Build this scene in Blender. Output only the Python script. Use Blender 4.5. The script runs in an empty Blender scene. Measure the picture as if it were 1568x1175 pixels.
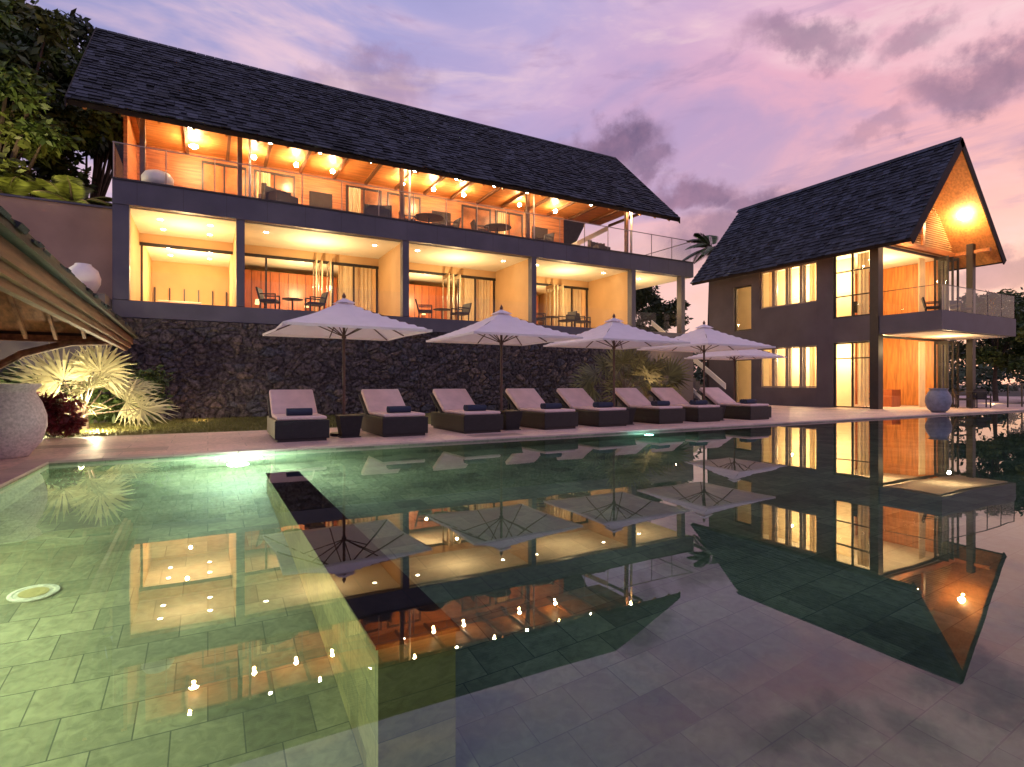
import bpy, math, random
import numpy as np
from mathutils import Vector, Matrix, noise
random.seed(7); np.random.seed(7)
S=bpy.context.scene
COL=S.collection
# ---------------------------------------------------------------- materials
def newmat(name):
    m=bpy.data.materials.new(name); m.use_nodes=True
    nt=m.node_tree; nt.nodes.clear()
    out=nt.nodes.new('ShaderNodeOutputMaterial')
    return m,nt,out
def N(nt,t,**kw):
    n=nt.nodes.new(t)
    for k,v in kw.items():
        setattr(n,k,v)
    return n
def ramp(nt,fac,stops,interp='LINEAR'):
    r=nt.nodes.new('ShaderNodeValToRGB'); r.color_ramp.interpolation=interp
    el=r.color_ramp.elements
    while len(el)>1: el.remove(el[0])
    el[0].position=stops[0][0]; el[0].color=(*stops[0][1],1)
    for p,c in stops[1:]:
        e=el.new(p); e.color=(*c,1)
    if fac is not None: nt.links.new(fac,r.inputs[0])
    return r
def c3(c,k): return tuple(min(1,x*k) for x in c)
def M(name,col,rough=.6,var=.25,scale=3,bump=0.15,bscale=40,metal=0,stretch=None,rnd=0,spec=.5,sub=0,trans=0):
    m,nt,out=newmat(name); L=nt.links.new
    p=N(nt,'ShaderNodeBsdfPrincipled'); L(p.outputs[0],out.inputs[0])
    p.inputs['Roughness'].default_value=rough; p.inputs['Metallic'].default_value=metal
    p.inputs['Specular IOR Level'].default_value=spec
    tc=N(nt,'ShaderNodeTexCoord'); mp=N(nt,'ShaderNodeMapping'); L(tc.outputs['Object'],mp.inputs[0])
    if stretch: mp.inputs['Scale'].default_value=stretch
    n=N(nt,'ShaderNodeTexNoise'); n.inputs['Scale'].default_value=scale; n.inputs['Detail'].default_value=5
    L(mp.outputs[0],n.inputs['Vector'])
    r=ramp(nt,n.outputs[0],[(.3,c3(col,1-var)),(.7,c3(col,1+var))])
    src=r.outputs[0]
    if rnd:
        a=N(nt,'ShaderNodeAttribute',attribute_name='rnd')
        mr=N(nt,'ShaderNodeMapRange'); L(a.outputs['Fac'],mr.inputs[0]); mr.inputs[3].default_value=1-rnd; mr.inputs[4].default_value=1+rnd
        mx=N(nt,'ShaderNodeVectorMath',operation='SCALE'); L(src,mx.inputs[0]); L(mr.outputs[0],mx.inputs['Scale']); src=mx.outputs[0]
    L(src,p.inputs['Base Color'])
    if bump:
        n2=N(nt,'ShaderNodeTexNoise'); n2.inputs['Scale'].default_value=bscale; n2.inputs['Detail'].default_value=4
        L(mp.outputs[0],n2.inputs['Vector'])
        b=N(nt,'ShaderNodeBump'); b.inputs['Strength'].default_value=bump; b.inputs['Distance'].default_value=.02
        L(n2.outputs[0],b.inputs['Height']); L(b.outputs[0],p.inputs['Normal'])
    if trans:
        t=N(nt,'ShaderNodeBsdfTranslucent'); L(src,t.inputs[0]); mxs=N(nt,'ShaderNodeMixShader'); mxs.inputs[0].default_value=trans
        L(p.outputs[0],mxs.inputs[1]); L(t.outputs[0],mxs.inputs[2]); L(mxs.outputs[0],out.inputs[0])
    return m
def EM(name,col,st):
    m,nt,out=newmat(name); e=N(nt,'ShaderNodeEmission'); e.inputs[0].default_value=(*col,1); e.inputs[1].default_value=st
    nt.links.new(e.outputs[0],out.inputs[0])
    try: m.cycles.emission_sampling='NONE'
    except Exception: pass
    return m
def brickmat(name,axes,bw,bh,c1,c2,mortar,rough=.5,msize=.012,bump=.3,off=.5,nvar=.35,nscale=1.3,spec=.5):
    m,nt,out=newmat(name); L=nt.links.new
    p=N(nt,'ShaderNodeBsdfPrincipled'); L(p.outputs[0],out.inputs[0]); p.inputs['Roughness'].default_value=rough
    p.inputs['Specular IOR Level'].default_value=spec
    tc=N(nt,'ShaderNodeTexCoord'); sp=N(nt,'ShaderNodeSeparateXYZ'); L(tc.outputs['Object'],sp.inputs[0])
    cb=N(nt,'ShaderNodeCombineXYZ'); L(sp.outputs[axes[0]],cb.inputs[0]); L(sp.outputs[axes[1]],cb.inputs[1])
    br=N(nt,'ShaderNodeTexBrick'); L(cb.outputs[0],br.inputs['Vector']); br.offset=off
    br.inputs['Color1'].default_value=(0,0,0,1); br.inputs['Color2'].default_value=(1,1,1,1); br.inputs['Mortar'].default_value=(0,0,0,1)
    br.inputs['Scale'].default_value=1; br.inputs['Brick Width'].default_value=bw; br.inputs['Row Height'].default_value=bh
    br.inputs['Mortar Size'].default_value=msize; br.inputs['Mortar Smooth'].default_value=.3; br.inputs['Bias'].default_value=0
    r=ramp(nt,br.outputs['Color'],[(0,c1),(.45,tuple((a+b)/2 for a,b in zip(c1,c2))),(.85,c2),(.93,c3(c2,.65)),(1,c3(c2,.45))])
    n=N(nt,'ShaderNodeTexNoise'); n.inputs['Scale'].default_value=nscale; n.inputs['Detail'].default_value=5; L(tc.outputs['Object'],n.inputs['Vector'])
    mr=N(nt,'ShaderNodeMapRange'); L(n.outputs[0],mr.inputs[0]); mr.inputs[1].default_value=.3; mr.inputs[2].default_value=.7; mr.inputs[3].default_value=1-nvar; mr.inputs[4].default_value=1+nvar
    n3=N(nt,'ShaderNodeTexNoise'); n3.inputs['Scale'].default_value=14; n3.inputs['Detail'].default_value=5; n3.inputs['Distortion'].default_value=.8; L(tc.outputs['Object'],n3.inputs['Vector'])
    mr3=N(nt,'ShaderNodeMapRange'); L(n3.outputs[0],mr3.inputs[0]); mr3.inputs[1].default_value=.3; mr3.inputs[2].default_value=.7; mr3.inputs[3].default_value=.75; mr3.inputs[4].default_value=1.2
    mu=N(nt,'ShaderNodeMath',operation='MULTIPLY'); L(mr.outputs[0],mu.inputs[0]); L(mr3.outputs[0],mu.inputs[1])
    sc=N(nt,'ShaderNodeVectorMath',operation='SCALE'); L(r.outputs[0],sc.inputs[0]); L(mu.outputs[0],sc.inputs['Scale'])
    mx=N(nt,'ShaderNodeMix',data_type='RGBA'); L(br.outputs['Fac'],mx.inputs[0]); L(sc.outputs[0],mx.inputs[6]); mx.inputs[7].default_value=(*mortar,1)
    L(mx.outputs[2],p.inputs['Base Color'])
    b=N(nt,'ShaderNodeBump'); b.inputs['Strength'].default_value=bump; b.inputs['Distance'].default_value=.01; b.invert=True
    L(br.outputs['Fac'],b.inputs['Height']); L(b.outputs[0],p.inputs['Normal'])
    return m
def glassmat(name,tint,ior=1.45):
    m,nt,out=newmat(name); L=nt.links.new
    t=N(nt,'ShaderNodeBsdfTransparent'); t.inputs[0].default_value=(*tint,1)
    g=N(nt,'ShaderNodeBsdfGlossy'); g.inputs['Roughness'].default_value=0
    ge=N(nt,'ShaderNodeNewGeometry'); m1=N(nt,'ShaderNodeMath',operation='MULTIPLY_ADD'); L(ge.outputs['Backfacing'],m1.inputs[0]); m1.inputs[1].default_value=-2; m1.inputs[2].default_value=1
    pw=N(nt,'ShaderNodeMath',operation='POWER'); pw.inputs[0].default_value=ior; L(m1.outputs[0],pw.inputs[1])
    f=N(nt,'ShaderNodeFresnel'); L(pw.outputs[0],f.inputs[0])
    mx=N(nt,'ShaderNodeMixShader'); L(f.outputs[0],mx.inputs[0]); L(t.outputs[0],mx.inputs[1]); L(g.outputs[0],mx.inputs[2]); L(mx.outputs[0],out.inputs[0])
    return m
def watermat():
    m,nt,out=newmat('water_surface'); L=nt.links.new
    g=N(nt,'ShaderNodeBsdfRefraction'); g.inputs['IOR'].default_value=1.33; g.inputs['Roughness'].default_value=0; g.inputs[0].default_value=(.60,.84,.80,1)
    r=N(nt,'ShaderNodeBsdfGlossy'); r.inputs['Roughness'].default_value=0
    f=N(nt,'ShaderNodeFresnel'); f.inputs[0].default_value=1.8
    mx=N(nt,'ShaderNodeMixShader'); L(f.outputs[0],mx.inputs[0]); L(g.outputs[0],mx.inputs[1]); L(r.outputs[0],mx.inputs[2]); L(mx.outputs[0],out.inputs[0])
    tc=N(nt,'ShaderNodeTexCoord'); n=N(nt,'ShaderNodeTexNoise'); n.inputs['Scale'].default_value=1.1; n.inputs['Detail'].default_value=1
    L(tc.outputs['Object'],n.inputs['Vector']); b=N(nt,'ShaderNodeBump'); b.inputs['Strength'].default_value=.02; b.inputs['Distance'].default_value=.05
    L(n.outputs[0],b.inputs['Height']); L(b.outputs[0],g.inputs['Normal']); L(b.outputs[0],r.inputs['Normal'])
    return m
mDark=M('dark_concrete',(.075,.07,.098),.5,.18,1.2,.1,60)
mWallR=M('grey_brown_render',(.105,.088,.092),.7,.18,1.0,.15,50)
mBeige=M('beige_render',(.60,.38,.19),.8,.08,1.0,.08,50)
mBeigeD=M('garden_wall_render',(.40,.27,.19),.85,.18,.8,.15,30)
mCeil=M('white_ceiling',(.86,.82,.70),.8,.03,1,0)
mWoodS=M('soffit_timber',(.50,.22,.07),.5,.3,2,.1,20,stretch=(.6,6,6))
mWoodW=M('timber_panel',(.38,.14,.045),.45,.45,2,.08,20,stretch=(.5,6,8))
mWoodC=M('red_cabinet_timber',(.36,.10,.035),.35,.25,3,.05,20,stretch=(5,5,.5))
mFloor=M('interior_floor',(.5,.33,.18),.3,.15,2,.02)
mFrame=M('dark_metal_frame',(.035,.03,.03),.4,.1,5,0,metal=.3)
mFrameL=M('timber_door_frame',(.45,.33,.2),.4,.15,5,.03)
mShing=M('dark_roof_shingle',(.026,.030,.042),.7,.45,1.2,.4,50,rnd=.75,spec=.25)
mFascia=M('fascia_dark',(.03,.022,.02),.7,.2,4,.2,20,spec=.2)
mSalaW=M('weathered_timber',(.19,.088,.045),.6,.5,2,.35,25,stretch=(6,.5,6),spec=.3)
mCurt=M('curtain_cloth',(.80,.66,.44),.9,.06,3,.05,trans=.25)
mGlass=glassmat('glass',(.95,.97,.96),1.45)
mCanvas=M('canvas_white',(.80,.73,.76),.9,.04,3,.08,90,trans=.25)
mPole=M('umbrella_wood',(.10,.045,.03),.45,.2,5,.05)
mRat=brickmat('dark_wicker',(0,2),.05,.018,(.014,.012,.016),(.028,.024,.028),(.006,.006,.006),.5,.004,.8)
mCush=M('cushion_fabric',(.70,.51,.47),.9,.08,5,.25,60)
mTowel=M('towel_blue',(.03,.04,.075),.95,.15,6,.4,150)
mDeck=brickmat('deck_paving',(0,1),1.2,.6,(.60,.42,.36),(.66,.47,.41),(.32,.23,.2),.55,.006,.15,.5,.15,.9)
mCoping=M('coping_stone',(.52,.38,.34),.5,.16,2,.1,60)
mTile=brickmat('pool_tile_floor',(0,1),.33,.30,(.20,.195,.135),(.33,.31,.21),(.11,.115,.085),.5,.004,.15,.5,.4,.8)
mTileX=brickmat('pool_tile_wall_x',(0,2),.33,.30,(.17,.19,.14),(.28,.29,.20),(.09,.11,.08),.5,.004,.2,.5,.3,.9)
mTileY=brickmat('pool_tile_wall_y',(1,2),.33,.30,(.22,.20,.13),(.35,.30,.18),(.10,.11,.08),.5,.004,.2,.5,.3,.9)
mBlackSt=brickmat('black_coping_tile',(0,1),.38,.6,(.03,.012,.012),(.055,.02,.018),(.01,.01,.01),.3,.004,.2)
mWater=watermat()
mUrn=M('terrazzo_urn',(.60,.55,.53),.6,.25,28,.35,60)
mUrnB=M('grey_blue_urn',(.20,.21,.25),.5,.2,8,.1,60)
mWhite=M('white_ceramic',(.75,.70,.66),.5,.05,4,.05)
mGrass=M('lawn_grass',(.13,.125,.03),.9,.4,14,.8,120)
mGround=M('ground_soil',(.06,.055,.04),.95,.3,.4,.3,5)
mLeafA=M('leaf_dark',(.055,.09,.02),.5,.35,.8,0,rnd=.6)
mLeafD=M('leaf_distant',(.045,.07,.03),.7,.35,.8,0,rnd=.6)
mLeafB=M('leaf_bright',(.12,.15,.03),.5,.3,1.2,0,rnd=.5)
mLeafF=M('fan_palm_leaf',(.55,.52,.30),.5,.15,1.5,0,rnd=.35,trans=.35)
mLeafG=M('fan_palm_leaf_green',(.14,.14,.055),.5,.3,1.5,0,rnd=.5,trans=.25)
mLeafR=M('red_leaf',(.16,.014,.02),.5,.35,3,0,rnd=.6)
mBark=M('bark',(.10,.07,.05),.9,.3,6,.6,25)
mBulb=EM('bulb_glow',(1,.78,.48),260)
mDown=EM('downlight_glow',(1,.86,.6),60)
mShade=EM('lampshade_glow',(1,.62,.25),2.5)
mPoolL=EM('pool_light_glow',(.9,1,.93),60)
mCloth=M('dark_chair_fabric',(.03,.025,.025),.7,.2,5,.2)
def stonemat():
    m,nt,out=newmat('volcanic_stone'); L=nt.links.new
    p=N(nt,'ShaderNodeBsdfPrincipled'); L(p.outputs[0],out.inputs[0]); p.inputs['Roughness'].default_value=.85; p.inputs['Specular IOR Level'].default_value=.25
    a=N(nt,'ShaderNodeAttribute',attribute_name='rnd'); e=N(nt,'ShaderNodeAttribute',attribute_name='edge')
    r=ramp(nt,a.outputs['Fac'],[(0,(.048,.040,.046)),(.35,(.075,.062,.068)),(.6,(.10,.078,.074)),(.8,(.062,.062,.078)),(1,(.14,.105,.09))])
    tc=N(nt,'ShaderNodeTexCoord'); n=N(nt,'ShaderNodeTexNoise'); n.inputs['Scale'].default_value=11; n.inputs['Detail'].default_value=8; L(tc.outputs['Object'],n.inputs['Vector'])
    mr=N(nt,'ShaderNodeMapRange'); L(n.outputs[0],mr.inputs[0]); mr.inputs[1].default_value=.3; mr.inputs[2].default_value=.7; mr.inputs[3].default_value=.3; mr.inputs[4].default_value=1.7
    mu=N(nt,'ShaderNodeMath',operation='MULTIPLY'); L(mr.outputs[0],mu.inputs[0]); L(e.outputs['Fac'],mu.inputs[1])
    sc=N(nt,'ShaderNodeVectorMath',operation='SCALE'); L(r.outputs[0],sc.inputs[0]); L(mu.outputs[0],sc.inputs['Scale']); L(sc.outputs[0],p.inputs['Base Color'])
    n2=N(nt,'ShaderNodeTexNoise'); n2.inputs['Scale'].default_value=18; n2.inputs['Detail'].default_value=8; L(tc.outputs['Object'],n2.inputs['Vector'])
    b=N(nt,'ShaderNodeBump'); b.inputs['Strength'].default_value=1; b.inputs['Distance'].default_value=.05; L(n2.outputs[0],b.inputs['Height']); L(b.outputs[0],p.inputs['Normal'])
    return m
mStone=stonemat()
# ---------------------------------------------------------------- mesh builder
class MB:
    def __init__(s): s.v=[];s.f=[];s.r=[];s.cur=.5
    def av(s,*pts):
        i=len(s.v)
        for p in pts: s.v.append(tuple(p)); s.r.append(s.cur)
        return i
    def box(s,x0,x1,y0,y1,z0,z1):
        i=s.av((x0,y0,z0),(x1,y0,z0),(x1,y1,z0),(x0,y1,z0),(x0,y0,z1),(x1,y0,z1),(x1,y1,z1),(x0,y1,z1))
        for f in ((0,3,2,1),(4,5,6,7),(0,1,5,4),(1,2,6,5),(2,3,7,6),(3,0,4,7)): s.f.append(tuple(i+k for k in f))
        return s
    def pane(s,x0,x1,y0,y1,z0,z1):
        if x1-x0<y1-y0: return s.quad((x0,y0,z0),(x0,y1,z0),(x0,y1,z1),(x0,y0,z1))
        return s.quad((x0,y0,z0),(x1,y0,z0),(x1,y0,z1),(x0,y0,z1))
    def prism(s,poly,off):
        n=len(poly); off=Vector(off)
        i=s.av(*[Vector(p) for p in poly],*[Vector(p)+off for p in poly])
        s.f.append(tuple(i+k for k in range(n))[::-1]); s.f.append(tuple(i+n+k for k in range(n)))
        for k in range(n): s.f.append((i+k,i+(k+1)%n,i+n+(k+1)%n,i+n+k))
        return s
    def quad(s,*p):
        i=s.av(*p); s.f.append(tuple(range(i,i+len(p)))); return s
    def tube(s,pts,rad,seg=8):
        pts=[Vector(p) for p in pts]
        if not hasattr(rad,'__len__'): rad=[rad]*len(pts)
        rings=[]
        for k,p in enumerate(pts):
            t=(pts[min(k+1,len(pts)-1)]-pts[max(k-1,0)]).normalized()
            a=t.cross(Vector((0,0,1)) if abs(t.z)<.9 else Vector((1,0,0))).normalized(); b=t.cross(a)
            rings.append(s.av(*[p+(a*math.cos(q)+b*math.sin(q))*rad[k] for q in [2*math.pi*j/seg for j in range(seg)]]))
        for k in range(len(rings)-1):
            for j in range(seg): s.f.append((rings[k]+j,rings[k]+(j+1)%seg,rings[k+1]+(j+1)%seg,rings[k+1]+j))
        s.f.append(tuple(rings[0]+j for j in range(seg))[::-1]); s.f.append(tuple(rings[-1]+j for j in range(seg)))
        return s
    def lathe(s,c,prof,seg=24):
        rings=[s.av(*[(c[0]+r*math.cos(2*math.pi*j/seg),c[1]+r*math.sin(2*math.pi*j/seg),c[2]+z) for j in range(seg)]) for r,z in prof]
        for k in range(len(rings)-1):
            for j in range(seg): s.f.append((rings[k]+j,rings[k]+(j+1)%seg,rings[k+1]+(j+1)%seg,rings[k+1]+j))
        s.f.append(tuple(rings[0]+j for j in range(seg))[::-1]); s.f.append(tuple(rings[-1]+j for j in range(seg)))
        return s
    def build(s,name,mat,parent=None,smooth=False,bevel=0,loc=None):
        me=bpy.data.meshes.new(name); me.from_pydata(s.v,[],s.f); me.update()
        at=me.attributes.new('rnd','FLOAT','POINT'); at.data.foreach_set('value',s.r)
        o=bpy.data.objects.new(name,me); COL.objects.link(o); me.materials.append(mat)
        if smooth:
            me.polygons.foreach_set('use_smooth',[True]*len(me.polygons))
        if bevel:
            b=o.modifiers.new('bevel','BEVEL'); b.width=bevel; b.segments=3
        if parent: o.parent=parent
        if loc: o.location=loc
        return o
def empty(name,loc=(0,0,0),rot=0):
    e=bpy.data.objects.new(name,None); COL.objects.link(e)
    if loc is not None: e.location=loc
    e.rotation_euler=(0,0,rot); e.empty_display_size=.2; return e
def npmesh(name,V,F,mat,rnd,parent=None):
    me=bpy.data.meshes.new(name); nv=len(V); nf=len(F); k=F.shape[1]
    me.vertices.add(nv); me.vertices.foreach_set('co',V.astype(np.float32).ravel())
    me.loops.add(nf*k); me.loops.foreach_set('vertex_index',F.astype(np.int32).ravel())
    me.polygons.add(nf); me.polygons.foreach_set('loop_start',np.arange(0,nf*k,k,dtype=np.int32)); me.polygons.foreach_set('loop_total',np.full(nf,k,dtype=np.int32))
    me.update(calc_edges=True); me.validate()
    at=me.attributes.new('rnd','FLOAT','POINT'); at.data.foreach_set('value',rnd.astype(np.float32))
    me.materials.append(mat); o=bpy.data.objects.new(name,me); COL.objects.link(o)
    if parent: o.parent=parent
    return o
def lamp(name,loc,power,col=(1,.62,.28),r=.05,parent=None,typ='POINT',**kw):
    l=bpy.data.lights.new(name,typ); l.energy=power; l.color=col
    if typ in('POINT','SPOT'): l.shadow_soft_size=r
    o=bpy.data.objects.new(name,l); COL.objects.link(o); o.location=loc
    if parent: o.parent=parent
    return o
# ---------------------------------------------------------------- ground, deck, pool
PX0,PX1,PY0,PY1=-1.97,38.0,-6.0,10.0
WZ=-.05; FZ=-1.35
def frame_sheet(name,x,y,z,hole,mat):
    mb=MB(); xs=[x[0],hole[0],hole[1],x[1]]; ys=[y[0],hole[2],hole[3],y[1]]
    for j in range(4):
        for i in range(4): mb.av((xs[i],ys[j],z))
    for j in range(3):
        for i in range(3):
            if i==1 and j==1: continue
            a=j*4+i; mb.f.append((a,a+1,a+5,a+4))
    return mb.build(name,mat)
frame_sheet('ground',(-400,500),(-400,600),-.02,(PX0-.05,PX1+.05,PY0-.05,PY1+.05),mGround)
pd=empty('pool_deck')
mb=MB(); mb.box(PX0+.0,PX1+.3,PY1+.30,14.2,-.3,0); mb.box(-14,PX0-.30,-6,14.2,-.3,0); mb.box(PX0-.30,PX0,PY1+.3,14.2,-.3,0)
mb.box(15.5,60,14.2,24,-.3,0); mb.build('paving',mDeck,pd)
mb=MB()
x=PX0-.3
while x<PX1:
    mb.box(x+.003,min(x+.9,PX1)-.003,PY1,PY1+.297,-.3,.004); x+=.9
y=PY0
while y<PY1-.01:
    mb.box(PX0-.297,PX0,y+.003,min(y+.9,PY1)-.003,-.3,.004); y+=.9
mb.build('coping',mCoping,pd,bevel=.008)
MB().quad((-14,14.2,-.004),(15.5,14.2,-.004),(15.5,19.9,-.004),(-14,19.9,-.004)).build('lawn',mGrass)
n=26000
P=np.random.rand(n,2)*[12,5.6]+[-7,14.2]
h=.03+.05*np.random.rand(n); a=np.random.rand(n)*6.28; w=.008
V=np.zeros((n,3,3)); V[:,0,:2]=P+np.c_[np.cos(a),np.sin(a)]*w; V[:,1,:2]=P-np.c_[np.cos(a),np.sin(a)]*w
V[:,2,:2]=P+np.random.randn(n,2)*.02; V[:,2,2]=h
npmesh('grass_blades',V.reshape(-1,3),np.arange(n*3).reshape(-1,3),mGrass,np.repeat(np.random.rand(n),3))
pool=empty('swimming_pool')
MB().quad((PX0,PY0,FZ),(PX1,PY0,FZ),(PX1,PY1,FZ),(PX0,PY1,FZ)).build('pool_floor',mTile,pool)
MB().box(PX0,PX1,PY1+.002,PY1+.05,FZ,-.302).box(PX0,PX1,PY0-.05,PY0,FZ,0).build('pool_wall_long',mTileX,pool)
MB().quad((PX0,PY1-.001,FZ),(PX1,PY1-.001,FZ),(PX1,PY1-.001,-.03),(PX0,PY1-.001,-.03)).build('pool_wall_far',mTileX,pool)
MB().box(PX0-.05,PX0+.002,PY0,PY1,FZ,-.03).box(PX1,PX1+.05,PY0,PY1,FZ,-.03).build('pool_wall_side',mTileY,pool)
MB().box(.66,1.03,2.43,7.73,FZ,-.095).build('divider_wall',mTileY,pool)
MB().box(.645,1.045,2.41,7.75,-.094,-.058).build('divider_coping',mBlackSt,pool)
MB().lathe((.6,9.88,-.40),[(.001,-.16),(.12,-.12),(.18,0),(.12,.12),(.001,.16)],16).build('pool_light',mPoolL,pool)
fd=MB(); fd.lathe((-1.12,5.25,FZ+.002),[(.15,0),(.15,.015),(.125,.02),(.115,.012),(.001,.012)],28); fd.build('floor_light_fitting',mUrn,pool)
MB().lathe((-1.12,5.25,FZ+.0145),[(.09,0),(.09,.006),(.001,.008)],24).build('floor_light_lens',M('lens_warm',(.45,.36,.2),.3,.1,20,.1),pool)
lamp('pool_lamp',(.40,9.35,-.55),360,(.84,1,.74),.15,pool)
lamp('pool_lamp.side',(-1.85,5.6,-.6),110,(1,.97,.56),.1,pool)
lamp('pool_lamp.side2',(-1.85,3.4,-.6),110,(1,.95,.52),.1,pool)
lamp('pool_lamp.side3',(-1.85,1.0,-.6),90,(1,.95,.52),.1,pool)
lamp('pool_lamp.main',(9.0,9.75,-.5),22,(.5,1,.9),.1,pool)
MB().quad((PX0,PY0,WZ),(PX1,PY0,WZ),(PX1,PY1,WZ),(PX0,PY1,WZ)).build('pool_water',mWater)
# ---------------------------------------------------------------- shingles
def shingles(name,O,U,Lu,Sd,Ls,parent,exp=.24,t=.03):
    O=Vector(O);U=Vector(U).normalized();Sd=Vector(Sd).normalized();Nn=U.cross(Sd)
    if Nn.z<0: Nn=-Nn
    mb=MB(); rows=int(Ls/exp)
    for i in range(rows+1):
        s0=i*exp-.02; s1=min(s0+exp*1.15,Ls); u=-random.random()*.2
        while u<Lu:
            w=random.uniform(.14,.34); a=max(u,0);b=min(u+w-.008,Lu)
            if b>a:
                mb.cur=random.random(); sj=s0+random.uniform(-.03,.03); tt=t*random.uniform(.6,2.0)
                p=lambda uu,ss,nn:O+U*uu+Sd*ss+Nn*nn
                k=mb.av(p(a,sj,0),p(b,sj,0),p(b,sj,tt),p(a,sj,tt),p(b,s1,.004),p(a,s1,.004))
                mb.f+= [(k,k+1,k+2,k+3),(k+3,k+2,k+4,k+5),(k,k+3,k+5),(k+1,k+4,k+2)]
            u+=w
    return mb.build(name,mShing,parent)
# ---------------------------------------------------------------- main villa
mv=empty('long_roofed_villa')
FY=19.7; X0,X1=-2.44,21.1
MB().box(X0,X1,FY,28.5,3.05,3.55).build('terrace_slab',mDark,mv)
MB().box(X0+.1,X1-.1,FY+.12,28.3,3.552,3.57).build('terrace_floor',mFloor,mv)
cols=[(-2.44,-2.03),(.80,1.04),(6.27,6.51),(11.79,12.01),(17.16,17.4),(20.3,20.55)]
mb=MB()
for a,b in cols: mb.box(a,b,FY+.03,FY+.33,3.572,6.358)
mb.build('columns',mDark,mv)
mb=MB(); mb.box(X0,X1,FY,FY+.3,6.36,7.11); mb.box(X0,X1,FY+.3,28.5,6.5,7.1); mb.build('upper_slab',mDark,mv)
mb=MB()
for i in range(20):
    xx=X0+.6+i*1.18; mb.box(xx,xx+.008,FY-.003,FY,6.37,7.10)
mb.box(X0,X1,FY-.03,FY-.001,7.06,7.112)
mb.build('slab_joints',mFrame,mv)
MB().box(X0+.05,X1-.1,FY+.302,28.3,6.34,6.498).build('lower_ceiling',mCeil,mv)
MB().box(X0+.1,X1-.1,FY+.1,28.3,7.112,7.125).build('upper_floor',mFloor,mv)
mb=MB()
for a,b in cols[1:5]: mb.box(a+.02,b-.02,FY+.34,27.9,3.572,6.338)
mb.box(-2.40,-2.08,FY+.34,27.9,3.572,6.338)
mb.box(-2.4,17.4,28.0,28.3,3.572,6.338)
mb.build('partition_walls',mBeige,mv)
fr=MB(); gl=MB(); cu=MB(); cab=MB(); dl=MB(); fd=MB(); hd=MB(); shd=MB(); bed=MB()
GY=23.1
def curtain(mb,x0,x1,y,z0,z1,amp=.05,per=.16):
    n=int((x1-x0)/.02); i0=len(mb.v)
    for k in range(n+1):
        xx=x0+(x1-x0)*k/n; yy=y+amp*math.sin(xx/per*6.28)+amp*.4*math.sin(xx/per*2.3)
        mb.av((xx,yy,z0),(xx,yy,z1))
    for k in range(n): mb.f.append((i0+2*k,i0+2*k+2,i0+2*k+3,i0+2*k+1))
for bi,(a,b) in enumerate([(-2.08,.82),(1.02,6.29),(6.49,11.81),(11.99,17.18)]):
    hd.box(a,b,GY,GY+.12,6.02,6.338)
    fr.box(a,b,GY-.03,GY+.0,5.90,6.02)
    if bi>0:
        w=b-a
        for k,xx in enumerate([a+w*.50,a+w*.54,a+w*.60]):
            fd.box(xx,xx+.05,GY-.75,GY-.65,3.58,5.88); fd.box(xx,xx+.05,GY-.08,GY-.031,3.58,5.88)
            fd.box(xx,xx+.05,GY-.65,GY-.08,3.58,3.75); fd.box(xx,xx+.05,GY-.65,GY-.08,5.73,5.88)
            gl.pane(xx+.02,xx+.03,GY-.65,GY-.08,3.75,5.73)
        for xx in (a+.02,a+.9,a+w*.64,a+w*.80,b-.1):
            fr.box(xx,xx+.07,GY+.001,GY+.07,3.58,6.02)
        curtain(cu,a+w*.70,b-.15,GY+.35,3.6,6.0)
        cab.box(a+w*.04,a+w*.80,26.4,26.9,3.58,6.0)
        for k in range(11): fr.box(a+w*(.05+.07*k),a+w*(.05+.07*k)+.02,26.38,26.4,3.6,6.0)
        bed.box(a+w*.2,a+w*.5,24.3,26.2,3.58,4.05)
        for q in (.16,.54): shd.lathe((a+w*q,26.1,4.5),[(.10,0),(.07,.22)],14)
    for xx in np.linspace(a+.75,b-.75,2 if bi==0 else 3):
        for yy in ([20.9,22.3] if bi else [20.9,22.2,23.9,25.2,26.5]):
            if bi and (yy>21 or abs(xx-(a+b)/2)<.1): continue
            dl.lathe((xx,yy,6.33),[(.001,0),(.07,0),(.07,.012),(.001,.012)],12)
for xx in np.linspace(-2.0,.7,6): fr.box(xx,xx+.05,27.9,27.97,3.6,5.2)
fr.box(-2.05,.8,27.9,27.97,4.3,4.36)
fr.box(-2.05,-1.98,GY-.05,GY-.031,3.58,6.02)
dl.lathe((18.9,21.2,6.33),[(.001,0),(.07,0),(.07,.012),(.001,.012)],12)
fr.build('door_frames',mFrame,mv); gl.build('door_glass',mGlass,mv); cu.build('curtains',mCurt,mv,smooth=True); cab.build('cabinets',mWoodC,mv)
hd.build('door_headers',mBeige,mv); fd.build('folding_doors',mFrameL,mv); dl.build('downlights',mDown,mv); shd.build('lampshades',mShade,mv); bed.build('beds',mCanvas,mv,bevel=.05)
mb=MB(); mb.box(-1.7,-.2,24.2,25.0,3.58,3.95); mb.box(-1.7,-.2,25.0,25.25,3.58,4.3); mb.box(-.1,.6,24.6,25.6,3.58,3.95); mb.build('lounge_sofa',mCush,mv,bevel=.05)
wc=(1,.70,.33)
for (xx,yy,p) in [(-.6,21.3,150),(-.6,25.3,300),(3.6,21.3,185),(3.6,25.0,190),(9.1,21.3,185),(9.1,25.0,190),(14.6,21.3,185),(14.6,25.0,190),(18.8,21.5,130)]:
    lamp('room_lamp',(xx,yy,5.25),p,wc,.05,mv)
mb=MB(); cap=MB()
for a,b in [(-2.0,.78),(1.06,6.25),(6.53,11.77),(12.03,17.14),(17.42,20.25)]:
    mb.pane(a,b,FY+.06,FY+.075,3.6,4.45)
mb.build('terrace_glass',mGlass,mv)
mb=MB(); x=X0+.05
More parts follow.
